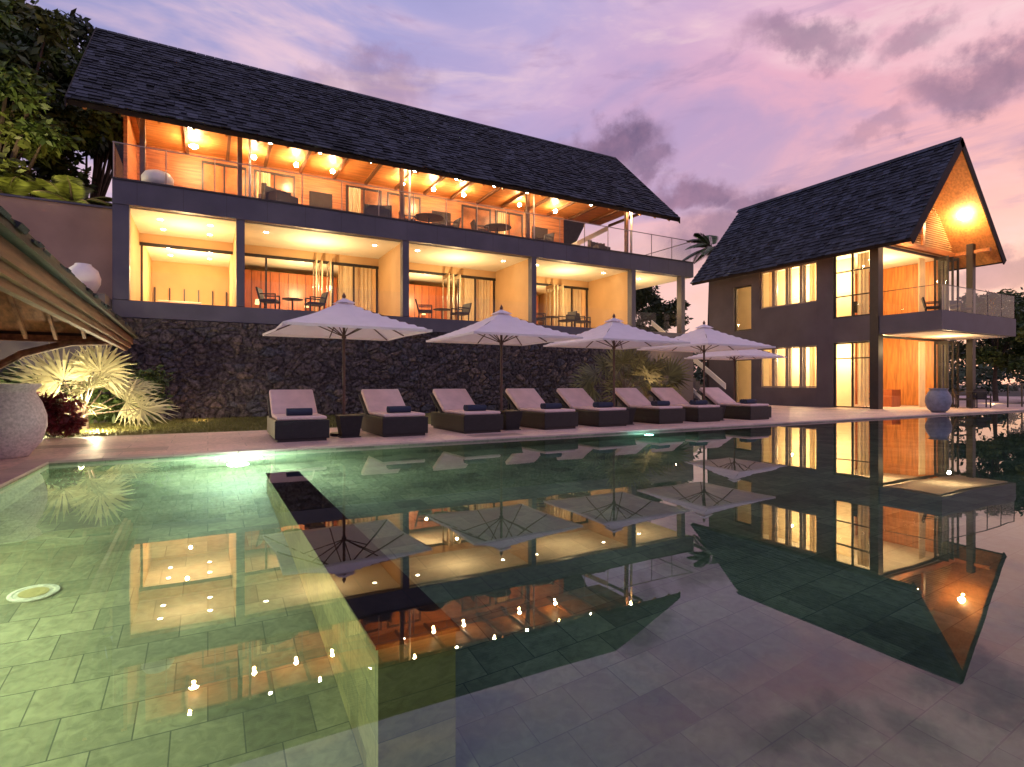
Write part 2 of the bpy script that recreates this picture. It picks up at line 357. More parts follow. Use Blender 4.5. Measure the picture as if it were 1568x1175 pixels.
while x<X1-.3:
    mb.pane(x,min(x+1.25,X1-.05),FY+.04,FY+.055,7.13,8.14); cap.tube([(x-.02,FY+.05,7.1),(x-.02,FY+.05,8.17)],.018,6); x+=1.3
mb.pane(X0+.04,X0+.055,FY+.08,26,7.13,8.14); mb.pane(X1-.055,X1-.04,FY+.08,26,7.13,8.14)
mb.build('balcony_glass',mGlass,mv)
cap.box(X0,X1,FY+.03,FY+.07,8.14,8.165); cap.box(X1-.07,X1-.03,FY+.08,26,8.14,8.165); cap.build('railing_posts',M('rail_metal',(.3,.25,.22),.35,.1,5,0,metal=.8),mv)
ub=MB(); ub.box(-2.2,16.0,23.6,23.8,7.126,9.9); ub.box(-2.3,-2.2,20.9,28.3,7.126,10.4); ub.build('upper_timber_wall',mWoodW,mv)
fr=MB(); cu=MB(); br=MB(); pic=MB()
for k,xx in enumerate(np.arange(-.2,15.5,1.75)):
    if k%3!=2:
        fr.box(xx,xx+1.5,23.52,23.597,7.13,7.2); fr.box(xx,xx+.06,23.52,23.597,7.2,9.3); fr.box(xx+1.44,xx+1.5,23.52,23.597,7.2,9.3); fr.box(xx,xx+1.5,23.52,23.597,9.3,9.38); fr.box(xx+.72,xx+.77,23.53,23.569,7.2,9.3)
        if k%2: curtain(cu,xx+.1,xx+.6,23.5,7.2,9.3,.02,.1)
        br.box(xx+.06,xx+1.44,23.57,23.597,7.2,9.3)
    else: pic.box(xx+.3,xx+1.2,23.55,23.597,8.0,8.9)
fr.build('upper_door_frames',mFrame,mv); cu.build('upper_curtains',mCurt,mv); br.build('upper_painted_glow_panels',M('amber_painted_glow',(.36,.14,.05),.25,.6,1.2,0),mv); pic.build('wall_pictures',mFascia,mv)  # opaque door panels; the lit-room glow is only put into their amber colour
mb=MB(); mb.box(-2.2,18.5,20.9,23.9,9.62,9.70); mb.build('upper_ceiling',mWoodS,mv)
mb=MB(); lt=MB()
for xx in (-1.75,.92,6.4,11.9,17.3):
    mb.box(xx-.07,xx+.07,20.2,20.34,7.126,9.3)
for xx in (.92,6.4,11.9,17.3): lt.tube([(xx+.3,20.25,7.12),(xx+.3,20.25,9.3)],.04,8)
mb.box(-1.9,18.9,20.1,20.3,9.3,9.42)
for xx in np.arange(-2,19,1.3): mb.box(xx,xx+.1,20.9,23.5,9.50,9.618)
mb.box(-2.2,18.5,20.8,20.898,9.45,9.8)
mb.build('upper_posts_beams',M('dark_timber',(.12,.055,.03),.5,.3,3,.1),mv); lt.build('cream_columns',mCeil,mv,smooth=True)
mb=MB()
mb.prism([(15.2,22.5,7.7),(18.0,22.5,9.2),(18.0,22.5,8.95),(15.2,22.5,7.45)],(0,.1,0)); mb.build('stair_stringer',mCeil,mv)
EY,EZ,RY,RZ=19.3,8.99,24.1,13.56; RX0,RX1=-3.42,19.75
sl=Vector((0,RY-EY,RZ-EZ)); Ls=sl.length; sd=sl.normalized(); nn=Vector((0,-sd.z,sd.y))
th=.16
A=Vector((RX0,EY,EZ))-nn*.02;B=Vector((RX0,RY,RZ))-nn*.02
mb=MB(); mb.prism([A,B,B-nn*th,A-nn*th],(RX1-RX0,0,0))
by=2*RY-EY; mb.prism([(RX0,RY,RZ-.02),(RX0,by,EZ-.02),(RX0,by,EZ-.22),(RX0,RY,RZ-.22)],(RX1-RX0,0,0)); mb.build('roof_deck',mFascia,mv)
mb=MB(); A2=A-nn*(th+.003)+sd*.12; B2=B-nn*(th+.003)-sd*.1
mb.prism([A2,B2,B2-nn*.03,A2-nn*.03],(RX1-RX0-.0,0,0)); mb.build('roof_soffit',mWoodS,mv)
mb=MB()
for xx in np.arange(RX0+.3,RX1,.9):
    q0=A-nn*(th+.034)+sd*.2; q1=A-nn*(th+.034)+sd*2.2
    mb.prism([(xx,q0.y,q0.z),(xx,q1.y,q1.z),(xx,(q1-nn*.1).y,(q1-nn*.1).z),(xx,(q0-nn*.1).y,(q0-nn*.1).z)],(.08,0,0))
mb.build('rafters',mWoodS,mv)
shingles('roof_shingles',(RX0,EY-.03,EZ),(1,0,0),RX1-RX0,sd,Ls,mv)
mb=MB()
for k in range(76):
    xx=RX0+k*.305; mb.cur=random.random(); mb.prism([(xx,RY-.22,RZ-.12),(xx,RY,RZ+.07),(xx,RY+.22,RZ-.12)],(.29,0,0))
mb.build('ridge_cap',mShing,mv)
mb=MB()
for xx in (RX0-.04,RX1+.001):
    mb.prism([(xx,EY,EZ+.03),(xx,RY,RZ+.08),(xx,by,EZ+.03),(xx,by,EZ-.25),(xx,RY,RZ-.25),(xx,EY,EZ-.25)],(.04,0,0))
mb.build('verge_boards',mFascia,mv)
fx=MB()
for xx in (-.43,1.47,2.92,4.25,7.05,8.4,9.8,12.6,14.57):
    big=xx<0
    lamp('ceiling_lamp',(xx,22.25,9.2),75 if not big else 140,(1,.56,.2),.05,mv)
    fx.lathe((xx,22.2,9.35),[(.001,-.09),(.06,-.06),(.085 if not big else .15,0),(.05,.06),(.001,.09)],12)
for j,xx in enumerate((-.5,1.82,3.4,5.1,6.8,8.5,10.15,11.7,13.3,15.0,17.3)):
    if j%2==0: lamp('eave_lamp',(xx,19.95,9.0),20,(1,.55,.19),.04,mv)
    fx.lathe((xx,19.95,9.10),[(.001,-.06),(.045,-.04),(.06,0),(.001,.06)],10)
fx.build('lamp_bulbs',mBulb,mv)
# stone retaining wall
gx=np.arange(-2.3,16.01,.036); gz=np.arange(0,3.051,.036)
V=[];R=[];E=[]
for z in gz:
    for x in gx:
        wx=.22*noise.noise(Vector((x*1.7,5,z*1.7))); wz=.16*noise.noise(Vector((x*2.1,9,z*2.1)))
        d,pt=noise.voronoi(Vector(((x+wx)*3.3,0,(z+wz)*4.2)),distance_metric='DISTANCE')
        e=min((d[1]-d[0])*3.2,1); hsh=math.sin(pt[0].x*12.9898+pt[0].z*78.233)*43758.5453; hsh-=math.floor(hsh)
        V.append((x,19.70-.035*min(1,e*1.5)-.05*hsh*e-.035*noise.noise(Vector((x*7,0,z*7)))-.02*noise.noise(Vector((x*17,0,z*17))),z)); R.append(hsh); E.append(.5+.5*min(1,e*2.2))
nx=len(gx);nz=len(gz)
F=[(j*nx+i,j*nx+i+1,(j+1)*nx+i+1,(j+1)*nx+i) for j in range(nz-1) for i in range(nx-1)]
me=bpy.data.meshes.new('stone_retaining_wall'); me.from_pydata(V,[],F); me.update()
me.attributes.new('rnd','FLOAT','POINT').data.foreach_set('value',R); me.attributes.new('edge','FLOAT','POINT').data.foreach_set('value',E)
me.materials.append(mStone)
o=bpy.data.objects.new('stone_retaining_wall',me); COL.objects.link(o)
MB().box(16.01,X1,19.71,20,0,3.048).box(-2.35,16.0,19.8,28,-.1,3.04).build('basement_wall',mWallR,mv)
gw=empty('garden_wall'); MB().box(-16,-2.46,21,21.3,-.1,6.5).build('wall_body',mBeigeD,gw); MB().box(-16,-2.46,20.95,21.35,6.5,6.56).build('wall_cap',mDark,gw)
MB().box(-9,-2.46,18.6,20.98,-.1,3.55).build('planter_terrace',mWallR)
MB().lathe((-3.05,19.3,3.55),[(.16,0),(.30,.12),(.40,.35),(.41,.5),(.34,.72),(.2,.84),(.19,.88),(.14,.88),(.12,.8),(.001,.75)],28).build('round_urn',mWhite,smooth=True)
MB().lathe((-1.35,20.15,7.126),[(.32,0),(.42,.12),(.43,.28),(.34,.42),(.15,.5),(.001,.52)],28).build('round_pouf',mWhite,smooth=True)
# ---------------------------------------------------------------- chairs
def chair_mesh():
    mb=MB(); mb.box(-.28,.28,-.28,.28,.36,.44); mb.prism([(-.28,.24,.44),(-.28,.30,.44),(-.28,.40,.85),(-.28,.34,.85)],(.56,0,0))
    for x in(-.27,.23):
        for y in(-.27,.23): mb.box(x,x+.04,y,y+.04,0,.36)
        mb.box(x,x+.04,-.27,.27,.60,.64); mb.box(x,x+.04,-.27,-.23,.44,.60)
    return mb
def lounge_mesh():
    mb=MB(); mb.box(-.42,.42,-.4,.4,.12,.42)
    for k in range(9):
        a0=math.pi*(k/9)-.0; a1=math.pi*((k+1)/9); r0,r1=.44,.50
        h=.66+.14*math.sin((a0+a1)/2)
        p=[(math.cos(a0)*r0,math.sin(a0)*r0,.12),(math.cos(a1)*r0,math.sin(a1)*r0,.12),(math.cos(a1)*r1,math.sin(a1)*r1,.12),(math.cos(a0)*r1,math.sin(a0)*r1,.12)]
        mb.prism(p,(0,0,h-.12))
    for x in(-.35,.3):
        for y in(-.35,.3): mb.box(x,x+.05,y,y+.05,0,.12)
    return mb
cms={}
def chair(loc,rot,s=1,kind='terrace_chair'):
    e=empty(kind,loc,rot); e.scale=(s,s,s)
    if kind not in cms:
        o=(chair_mesh() if kind=='terrace_chair' else lounge_mesh()).build('chair_frame',mCloth,e); cms[kind]=o.data
    else:
        o=bpy.data.objects.new('chair_frame',cms[kind]); COL.objects.link(o); o.parent=e
def table(loc,h=.7,r=.4):
    e=empty('terrace_table',loc); mb=MB(); mb.lathe((0,0,h-.03),[(r,0),(r,.03)],24); mb.tube([(0,0,0),(0,0,h-.03)],.03); mb.lathe((0,0,0),[(.2,0),(.2,.02)],16); mb.build('table_top_and_stem',mCloth,e)
for a in (1.9,7.6,12.9,):
    chair((a,21.0,3.57),1.2); chair((a+1.5,21.0,3.57),-1.4); table((a+.75,21.1,3.57),.55,.35)
chair((15.3,21.0,3.57),.4)
chair((2.15,20.7,7.126),.6,1.1,'woven_armchair'); chair((5.6,20.6,7.126),-.3,1.0,'woven_armchair'); chair((16.2,21,7.126),.2,1,'woven_armchair')
table((7.9,21.4,7.126),.75,.6); chair((7.1,21.4,7.126),1.5); chair((8.8,21.4,7.126),-1.5); table((11.0,21.3,7.126),.75,.6); chair((10.2,21.3,7.126),1.4); chair((13.4,21.3,7.126),-1.2)
# ---------------------------------------------------------------- gabled villa (right)
gv=empty('gabled_villa')
WX0,WX1=25.0,31.4; WY0,WY1=13.1,22.2
mb=MB(); t=.3
def wseg(y0,y1,z0,z1): mb.box(WX0,WX0+t,y0,y1,z0,z1)
wseg(15.08,15.85,0,7.3); wseg(18.9,19.4,0,7.3); wseg(20.5,WY1,0,7.3)
wseg(15.852,18.898,0,.9); wseg(15.852,18.898,2.9,4.94); wseg(15.852,18.898,6.85,7.3)
wseg(19.402,20.498,0,.02); wseg(19.402,20.498,2.4,3.9); wseg(19.402,20.498,6.3,7.3)
wseg(13.45,15.078,2.95,4.05); wseg(13.45,15.078,6.95,7.3)
mb.box(WX0+t,WX1,WY1-.3,WY1,0,7.3); mb.box(WX1-.3,WX1,WY0+.3,WY1-.3,0,7.3)
mb.build('walls',mWallR,gv)
MB().box(WX0-.03,WX0+.33,WY0,WY0+.35,0,7.3).box(31.1,31.4,12.2,12.45,3.99,7.6).box(31.1,31.4,12.2,12.45,0,3.16).build('corner_posts',mFrame,gv)
MB().box(WX0+.31,WX1-.31,WY0+.05,WY1-.31,3.5,3.98).build('floor_plate',mFloor,gv)
MB().box(WX0+.02,31.6,10.8,WY0-.002,3.2,3.98).build('balcony_slab',mDark,gv)
MB().box(WX0+.3,31.4,11.0,WY0-.1,3.17,3.197).box(WX0+.32,WX1-.32,WY0+.4,WY1-.35,3.46,3.497).box(WX0+.32,WX1-.32,WY0+.1,WY1-.35,7.1,7.2).build('ceilings',mCeil,gv)
it=MB(); it.box(27.0,WX1-.32,17.4,17.5,.0,3.45); it.box(27.0,WX1-.32,17.4,17.5,3.99,7.08); it.box(WX1-.36,WX1-.305,13.6,17.39,.01,3.45); it.box(WX1-.36,WX1-.305,13.6,17.39,3.99,7.08)
it.build('interior_timber',M('honey_timber',(.52,.20,.05),.45,.35,2,.08,20,stretch=(6,6,.6)),gv)
cb=MB(); cb.box(28.0,30.6,16.8,17.398,0,2.2); cb.box(28.4,30.2,16.9,17.398,3.99,5.4); cb.box(29.0,29.8,14.6,15.3,0,.8); cb.box(28.2,28.9,14.2,14.8,0,.5); cb.build('cabinets',mWoodC,gv)
fb=MB()
for k in range(5): fb.box(28.0+.52*k,28.02+.52*k,16.78,16.799,.05,2.15)
fb.box(28.3,29.7,16.86,16.899,4.6,5.3); fb.box(28.9,30.1,17.37,17.395,2.4,3.1); fb.build('cabinet_details',mFrame,gv)
MB().box(26.9,26.98,15.2,21.8,3.99,7.08).box(26.9,26.98,15.2,21.8,.01,3.45).build('interior_walls',M('cream_wall',(.80,.66,.44),.8,.05,2,0),gv)
fr=MB(); gl=MB(); cu=MB(); wf=MB()
def sidewin(y0,y1,z0,z1,n,f):
    xx=WX0+.08
    f.box(xx,xx+.1,y0,y1,z0,z0+.06); f.box(xx,xx+.1,y0,y1,z1-.06,z1)
    for k in range(n+1):
        yy=y0+(y1-y0-.06)*k/n; f.box(xx+.002,xx+.098,yy,yy+.06,z0+.06,z1-.06)
    gl.pane(xx+.04,xx+.05,y0+.06,y1-.06,z0+.06,z1-.06)
sidewin(15.86,18.89,.91,2.89,4,wf); sidewin(15.86,18.89,4.95,6.84,4,wf)
sidewin(13.46,15.07,.02,2.94,2,fr); sidewin(13.46,15.07,4.06,6.94,2,fr)
fr.box(WX0+.09,WX0+.17,13.46,15.07,5.0,5.05); fr.box(WX0+.09,WX0+.17,13.46,15.07,6.1,6.15); fr.box(WX0+.09,WX0+.17,13.46,15.07,2.2,2.25)
sidewin(19.41,20.49,3.92,6.29,1,fr); sidewin(19.41,20.49,.03,2.39,1,fr)
for yc in (16.55,17.3,18.05):
    for z0,z1 in ((.9,2.9),(4.94,6.85)): wf.box(WX0+.185,WX0+.295,yc,yc+.28,z0,z1)
def curtY(y0,y1,x,z0,z1):
    n=int((y1-y0)/.02); i0=len(cu.v)
    for k in range(n+1):
        yy=y0+(y1-y0)*k/n; xx=x+.05*math.sin(yy/.15*6.28); cu.av((xx,yy,z0),(xx,yy,z1))
    for k in range(n): cu.f.append((i0+2*k,i0+2*k+2,i0+2*k+3,i0+2*k+1))
for z0,z1 in((.1,2.9),(4.1,6.9)):
    curtY(13.75,14.25,WX0+.5,z0,z1); curtY(16.2,16.5,WX0+.5,z0,z1); curtY(18.3,18.7,WX0+.5,z0,z1)
for z0,z1 in((0.01,3.16),(3.99,7.05)):
    fr.box(WX0+.33,WX1,WY0,WY0+.08,z1-.1,z1)
    for xx in (29.55,30.0,30.5): fr.box(xx,xx+.06,WY0-.6,WY0-.52,z0,z1-.12); fr.box(xx,xx+.06,WY0-.1,WY0-.02,z0,z1-.12); fr.box(xx,xx+.06,WY0-.52,WY0-.1,z1-.24,z1-.12); fr.box(xx,xx+.06,WY0-.52,WY0-.1,z0,z0+.12);gl.pane(xx+.02,xx+.03,WY0-.52,WY0-.1,z0+.12,z1-.24)
    curtain(cu,28.9,29.5,WY0+.3,z0,z1-.12)
fr.build('window_frames_dark',mFrame,gv); wf.build('window_frames',M('taupe_frame',(.3,.24,.2),.5,.1,4,0),gv); gl.build('window_glass',mGlass,gv); cu.build('curtains',mCurt,gv,smooth=True)
mb=MB(); mb.pane(WX0+.06,31.56,10.84,10.855,4.0,4.98); mb.pane(31.54,31.555,10.9,13,4.0,4.98); mb.pane(WX0+.06,WX0+.075,10.9,13,4.0,4.98); mb.build('balcony_glass',mGlass,gv)
mb=MB()
for xx in np.linspace(WX0+.06,31.56,6): mb.tube([(xx,10.85,3.95),(xx,10.85,5.0)],.02,6)
mb.box(WX0+.05,31.57,10.83,10.87,4.98,5.0); mb.box(WX0+.05,WX0+.09,10.87,13.0,4.98,5.0); mb.build('balcony_rail',mFrame,gv)
AX,AZ=28.3,11.6; EXL,EXR,EZ2=24.1,32.5,6.8; GY0,GY1=11.5,22.7
for side,ex in ((-1,EXL),(1,EXR)):
    sv=Vector((AX-ex,0,AZ-EZ2)); L2=sv.length; sdv=sv.normalized(); nv=Vector((-sdv.z,0,sdv.x)) if side<0 else Vector((sdv.z,0,-sdv.x))
    if nv.z<0: nv=-nv
    A=Vector((ex,GY0,EZ2))-nv*.02; B=Vector((AX,GY0,AZ))-nv*.02
    MB().prism([A,B,B-nv*.15,A-nv*.15],(0,GY1-GY0,0)).build('roof_deck',mFascia,gv)
    A2=A-nv*.153+sdv*.1+Vector((0,.03,0)); B2=B-nv*.153-sdv*.1+Vector((0,.03,0))
    MB().prism([A2,B2,B2-nv*.03,A2-nv*.03],(0,GY1-GY0-.06,0)).build('roof_soffit',mWoodS,gv)
    shingles('roof_shingles',(ex,GY0-.02,EZ2),(0,1,0),GY1-GY0+.04,sdv,L2,gv)
    mb=MB(); mb.prism([A+nv*.05,B+nv*.05,B-nv*.28,A-nv*.28],(0,-.05,0)); mb.build('verge_board',mFascia,gv)
mb=MB()
for k in range(38):
    yy=GY0+k*.3; mb.cur=random.random(); mb.prism([(AX-.2,yy,AZ-.12),(AX,yy,AZ+.09),(AX+.2,yy,AZ-.12)],(0,.285,0))
mb.build('ridge_cap',mShing,gv)
mb=MB(); z=7.32
while z<11.0:
    hw=(AZ-.45-z)/1.143; a=max(AX-hw,WX0+.1); b=min(AX+hw,WX1)
    if b>a: mb.prism([(a,WY0+.02,z),(a,WY0+.10,z+.09),(a,WY0+.12,z+.09),(a,WY0+.04,z)],(b-a,0,0))
    z+=.10
mb.build('gable_louvres',M('louvre_timber',(.55,.33,.15),.5,.2,3,.05),gv)
MB().prism([(WX0,WY0+.16,7.3),(WX1,WY0+.16,7.3),(WX1,WY0+.16,7.6),(AX,WY0+.16,AZ-.4),(WX0,WY0+.16,7.6)],(0,.1,0)).build('gable_wall',mWoodW,gv)
MB().box(WX0,WX1,12.95,13.098,7.1,7.32).box(28.2,28.4,12.9,13.0,7.32,11.0).box(WX0+.1,WX0+.25,11.6,12.94,7.15,7.3).box(31.2,31.35,11.6,12.94,7.15,7.3).build('gable_beams',mWoodW,gv)
fx=MB()
for p,pw,r in (((30.3,12.3,8.75),210,.14),((26.7,12.5,7.9),110,.09)):
    lamp('gable_lamp',(p[0],p[1]-.05,p[2]-.25),pw,(1,.55,.2),.05,gv); fx.lathe(p,[(.001,-r),(r*.8,-r*.6),(r,0),(r*.6,r*.7),(.001,r)],12)
fx.build('lamp_bulbs',mBulb,gv)
for p,pw in (((28.3,15.0,6.0),330),((26.0,15.6,6.0),260),((26.0,17.8,6.0),300),((28.3,15.0,2.6),330),((26.0,15.6,2.4),260),((26.0,17.8,2.4),300),((28.4,12.0,2.7),90)):
    lamp('room_lamp',p,pw,(1,.69,.33),.06,gv)
chair((27.5,12.2,3.985),.5); chair((29.3,11.9,3.985),-.5); chair((26.2,14.4,3.985),1.5)
chair((29.5,11.9,0),.5); chair((31.2,11.9,0),-.9); table((30.3,11.9,0),.75,.55); chair((27.2,14.5,0),.5)
MB().lathe((24.4,10.65,0),[(.2,0),(.33,.12),(.42,.4),(.40,.62),(.30,.8),(.27,.86),(.33,.92),(.24,.92),(.22,.8),(.001,.7)],28).build('glazed_urn',mUrnB,smooth=True)
gf=empty('glass_fence'); MB().pane(32.2,60,11.3,11.315,.02,1.05).build('panes',mGlass,gf)
mb=MB()
for xx in np.arange(32.2,60,1.5): mb.box(xx,xx+.05,11.28,11.33,0,1.08)
mb.box(32.2,60,11.28,11.33,1.08,1.11); mb.build('posts',mFrame,gf)
st=empty('outdoor_staircase'); mb=MB()
for k in range(20): mb.box(21.6,23.2,19.6+.27*k,19.6+.27*(k+1)-.002,0,.175*(k+1))
mb.build('steps',mDark,st); MB().prism([(21.5,19.6,.5),(21.5,25,4.3),(21.5,25,4.1),(21.5,19.6,.3)],(.06,0,0)).prism([(23.25,19.6,1.1),(23.25,25,4.9),(23.25,25,4.6),(23.25,19.6,.8)],(.06,0,0)).build('stringers',mCeil,st)
lk=empty('link_wall'); MB().box(X1+.01,24.99,25.1,25.3,0,3.5).build('wall',mBeigeD,lk)
lamp('stair_lamp',(22.4,22.5,4.6),60,(1,.7,.4),.05,st); lamp('garden_lamp',(19.2,19.0,2.6),15,(1,.6,.3),.05,lk)
# ---------------------------------------------------------------- loungers
LP={}
def build_lounger(i,x,yj,rz):
    e=empty('sun_lounger',(x,11.1+yj,0),rz)
    W=.98
    def part(n,f,mat,**k):
        if n in LP:
            o=bpy.data.objects.new(n,LP[n][0]); COL.objects.link(o); o.parent=e
            if LP[n][1]:
                b=o.modifiers.new('b','BEVEL'); b.width=LP[n][1]; b.segments=3
        else:
            mb=MB(); f(mb); o=mb.build(n,mat,e,**k); LP[n]=(o.data,k.get('bevel',0))
    part('wicker_base',lambda m:m.box(-W/2,W/2,0,2.0,.05,.40),mRat,bevel=.015)
    part('plinth',lambda m:m.box(-W/2+.05,W/2-.05,.05,1.95,0,.05),mFrame)
    part('seat_cushion',lambda m:m.box(-W/2+.04,W/2-.04,.04,1.25,.402,.475),mCush,bevel=.035)
    def bk(m): m.prism([(-W/2+.04,1.22,.48),(-W/2+.04,1.30,.405),(-W/2+.04,2.02,.88),(-W/2+.04,1.96,.98)],(W-.08,0,0))
    part('back_cushion',bk,mCush,bevel=.035)
    part('back_frame',lambda m:m.prism([(-W/2,1.28,.38),(-W/2,2.06,.87),(-W/2,2.08,.83),(-W/2,1.34,.35)],(W,0,0)).box(-W/2+.1,-W/2+.14,1.9,1.94,.40,.76).box(W/2-.14,W/2-.1,1.9,1.94,.40,.76),mRat)
    def tw(m):
        for (y,z,r,dx) in ((.38,.545,.07,0),(.52,.545,.07,.01)): m.tube([(-.25+dx,y,z),(.22+dx,y,z)],r,14)
    part('rolled_towels',tw,mTowel)
for i,xr in enumerate([2.05,4.08,5.85,7.92,9.55,11.6,13.1,15.2]):
    build_lounger(i,xr-.475,random.uniform(-.05,.05),random.uniform(-.03,.03))
# ---------------------------------------------------------------- umbrellas
def umbrella(x,y,rot=0):
    e=empty('patio_umbrella',(x,y,0),rot); h=1.42; za,ze=2.86,2.20
    cv=MB(); n=10
    def surf(u,v):
        m=max(abs(u),abs(v)); sag=-.04*math.sin(math.pi*m)
        z=za+(ze-za)*m+sag
        edge=1-.05*(1-min(abs(u),abs(v))/max(m,1e-6))*m
        return (u*h*edge,v*h*edge,z)
    idx={}
    for i in range(-n,n+1):
        for j in range(-n,n+1): idx[i,j]=cv.av(surf(i/n,j/n))
    for i in range(-n,n):
        for j in range(-n,n): cv.f.append((idx[i,j],idx[i+1,j],idx[i+1,j+1],idx[i,j+1]))
    for (a,b) in [((-n,-n),(n,-n)),((n,-n),(n,n)),((n,n),(-n,n)),((-n,n),(-n,-n))]:
        mid=[Vector(surf((a[0]+(b[0]-a[0])*k/10)/n,(a[1]+(b[1]-a[1])*k/10)/n)) for k in range(11)]
        for k in range(10): cv.quad(mid[k],mid[k+1],mid[k+1]-Vector((0,0,.05)),mid[k]-Vector((0,0,.05)))
    cv.build('canopy',mCanvas,e)
    v=MB()
    for a in range(4):
        q=[(-.2,-.2),(.2,-.2),(.2,.2),(-.2,.2)]; v.quad((0,0,2.92),(*q[a],2.80),(*q[(a+1)%4],2.80))
    v.build('vent_cap',mCanvas,e)
    f=MB(); f.tube([(0,0,0),(0,0,2.93)],.03,12); f.lathe((0,0,2.92),[(.03,0),(.045,.03),(.02,.08),(.001,.12)],10)
    f.lathe((0,0,2.05),[(.05,0),(.05,.08)],10)
    for a in range(8):
        u=(math.cos(a*math.pi/4),math.sin(a*math.pi/4)); m=max(abs(u[0]),abs(u[1])); u=(u[0]/m,u[1]/m)
        s=Vector(surf(*u)); s.z-=.03; s.x*=.98;s.y*=.98; f.tube([(0,0,2.80),s],.014,6)
        m_=Vector((s.x*.5,s.y*.5,(2.80+s.z)/2)); f.tube([(0,0,2.09),m_],.012,6)
    f.build('pole_and_ribs',mPole,e)
    MB().lathe((0,0,0),[(.28,0),(.28,.06),(.06,.08),(.05,.25),(.001,.25)],20).build('base',mFrame,e)
    return e
for x in (2.53,6.3,9.8,13.3):
    umbrella(x,12.0,rot=random.uniform(-.04,.04))
    e=empty('side_table',(x+.02,11.62,0)); MB().box(-.2,.2,-.2,.2,0,.02).build('foot',mFrame,e)
    mb=MB(); i=mb.av((-.17,-.17,.02),(.17,-.17,.02),(.17,.17,.02),(-.17,.17,.02),(-.23,-.23,.42),(.23,-.23,.42),(.23,.23,.42),(-.23,.23,.42))
    for f in ((0,1,5,4),(1,2,6,5),(2,3,7,6),(3,0,4,7)): mb.f.append(tuple(i+k for k in f))
    mb.box(-.24,.24,-.24,.24,.42,.45); mb.build('body',mRat,e)
umbrella(19.3,15.8)
MB().lathe((-2.62,10.85,0),[(.24,0),(.27,.04),(.40,.22),(.46,.45),(.46,.62),(.40,.82),(.33,.95),(.33,1.0),(.39,1.06),(.40,1.1),(.33,1.1),(.3,1.0),(.001,.9)],40).build('terrazzo_urn',mUrn,smooth=True)
# ---------------------------------------------------------------- sala pavilion roof (left)
sa=empty('timber_sala',(-1.5,15.3,0),math.radians(1.27))
L=12.5; Wd=8.5
top=2.24
mb=MB(); mb.box(-.04,0,-L,0,top-.24,top-.10); mb.box(-Wd,-.042,-.04,0,top-.24,top-.10); mb.box(-.09,-.042,-L,-.042,top-.33,top-.14); mb.box(-.16,-.092,-L,-.15,top-.40,top-.2)
mb.build('fascia',mSalaW,sa)
mb=MB(); mb.box(-.02,.09,-L,.09,top-.098,top-.0); mb.box(-Wd,-.022,-.02,.09,top-.098,top-.0); mb.build('drip_batten',mFascia,sa)
s=.62
apx=(-Wd/2,-Wd/2,top+Wd/2*s); ap2=(-Wd/2,-L+Wd/2,top+Wd/2*s)
mb=MB(); mb.quad((0,-L,top-.05),(0,0,top-.05),apx,ap2); mb.quad((0,0,top-.05),(-Wd,0,top-.05),apx); mb.quad((-Wd,0,top-.05),(-Wd,-L,top-.05),ap2,apx); mb.quad((-Wd,-L,top-.05),(0,-L,top-.05),ap2)
mb.build('roof_underside',mSalaW,sa)
sdv=Vector((-1,0,s)).normalized()
shingles('roof_shingles',(.07,-L,top-.03),(0,1,0),L+.05,sdv,1.6,sa,exp=.2,t=.025)
mb=MB()
for k in range(24):
    yy=-.3-k*.5; ln=min(2.4,-yy)
    mb.prism([(-.17,yy,top-.2),(-.17-ln,yy,top-.2+ln*s),(-.17-ln,yy,top-.09+ln*s),(-.17,yy,top-.09)],(0,.06,0))
for k in range(14):
    xx=-.4-k*.5; ln=min(2.4,-xx); mb.prism([(xx,-.1,top-.2),(xx,-.1-ln,top-.2+ln*s),(xx,-.1-ln,top-.09+ln*s),(xx,-.1,top-.09)],(.06,0,0))
mb.build('rafters',mSalaW,sa)
mb=MB()
for yy in (-2.0,-6.5,-11): mb.box(-2.3,-2.1,yy,yy+.2,0,top+1.0)
mb.box(-2.28,-2.12,-L+.5,-.5,top+.75,top+.99)
mb.tube([(-2.2,-1.9,1.2),(-1.6,-1.75,1.65),(-.9,-1.6,1.9),(-.2,-1.5,1.95)],.07,8); mb.tube([(-2.2,-6.4,1.2),(-1.7,-6.4,1.7),(-1.0,-6.4,1.95)],.07,8)
mb.build('posts_and_braces',mSalaW,sa)
lamp('sala_lamp',(-3.2,-3.5,2.6),8,(1,.6,.3),.05,sa)
# ---------------------------------------------------------------- vegetation
def leaves(centers,rads,per,size,mat,name,parent,flat=.6):
    C=[]
    for c,r in zip(centers,rads):
        k=int(per); d=np.random.randn(k,3); d/=np.linalg.norm(d,axis=1)[:,None]; rr=r*np.random.rand(k,1)**(.45)
        C.append(np.array(c)+d*rr*np.array([1,1,.75]))
    C=np.concatenate(C); n=len(C)
    a=np.random.randn(n,3); a[:,2]*=flat; a[:,2]-=.35; a/=np.linalg.norm(a,axis=1)[:,None]
    b=np.cross(a,np.random.randn(n,3)); b/=np.linalg.norm(b,axis=1)[:,None]
    s=size*(.6+.8*np.random.rand(n,1))
    V=np.stack([C,C+a*s*.5+b*s*.2,C+a*s,C+a*s*.5-b*s*.2],1).reshape(-1,3)
    cl=np.repeat(np.random.rand(len(centers)),int(per))*.5+np.random.rand(n)*.5
    return npmesh(name,V,np.arange(n*4).reshape(-1,4),mat,np.repeat(cl,4),parent)
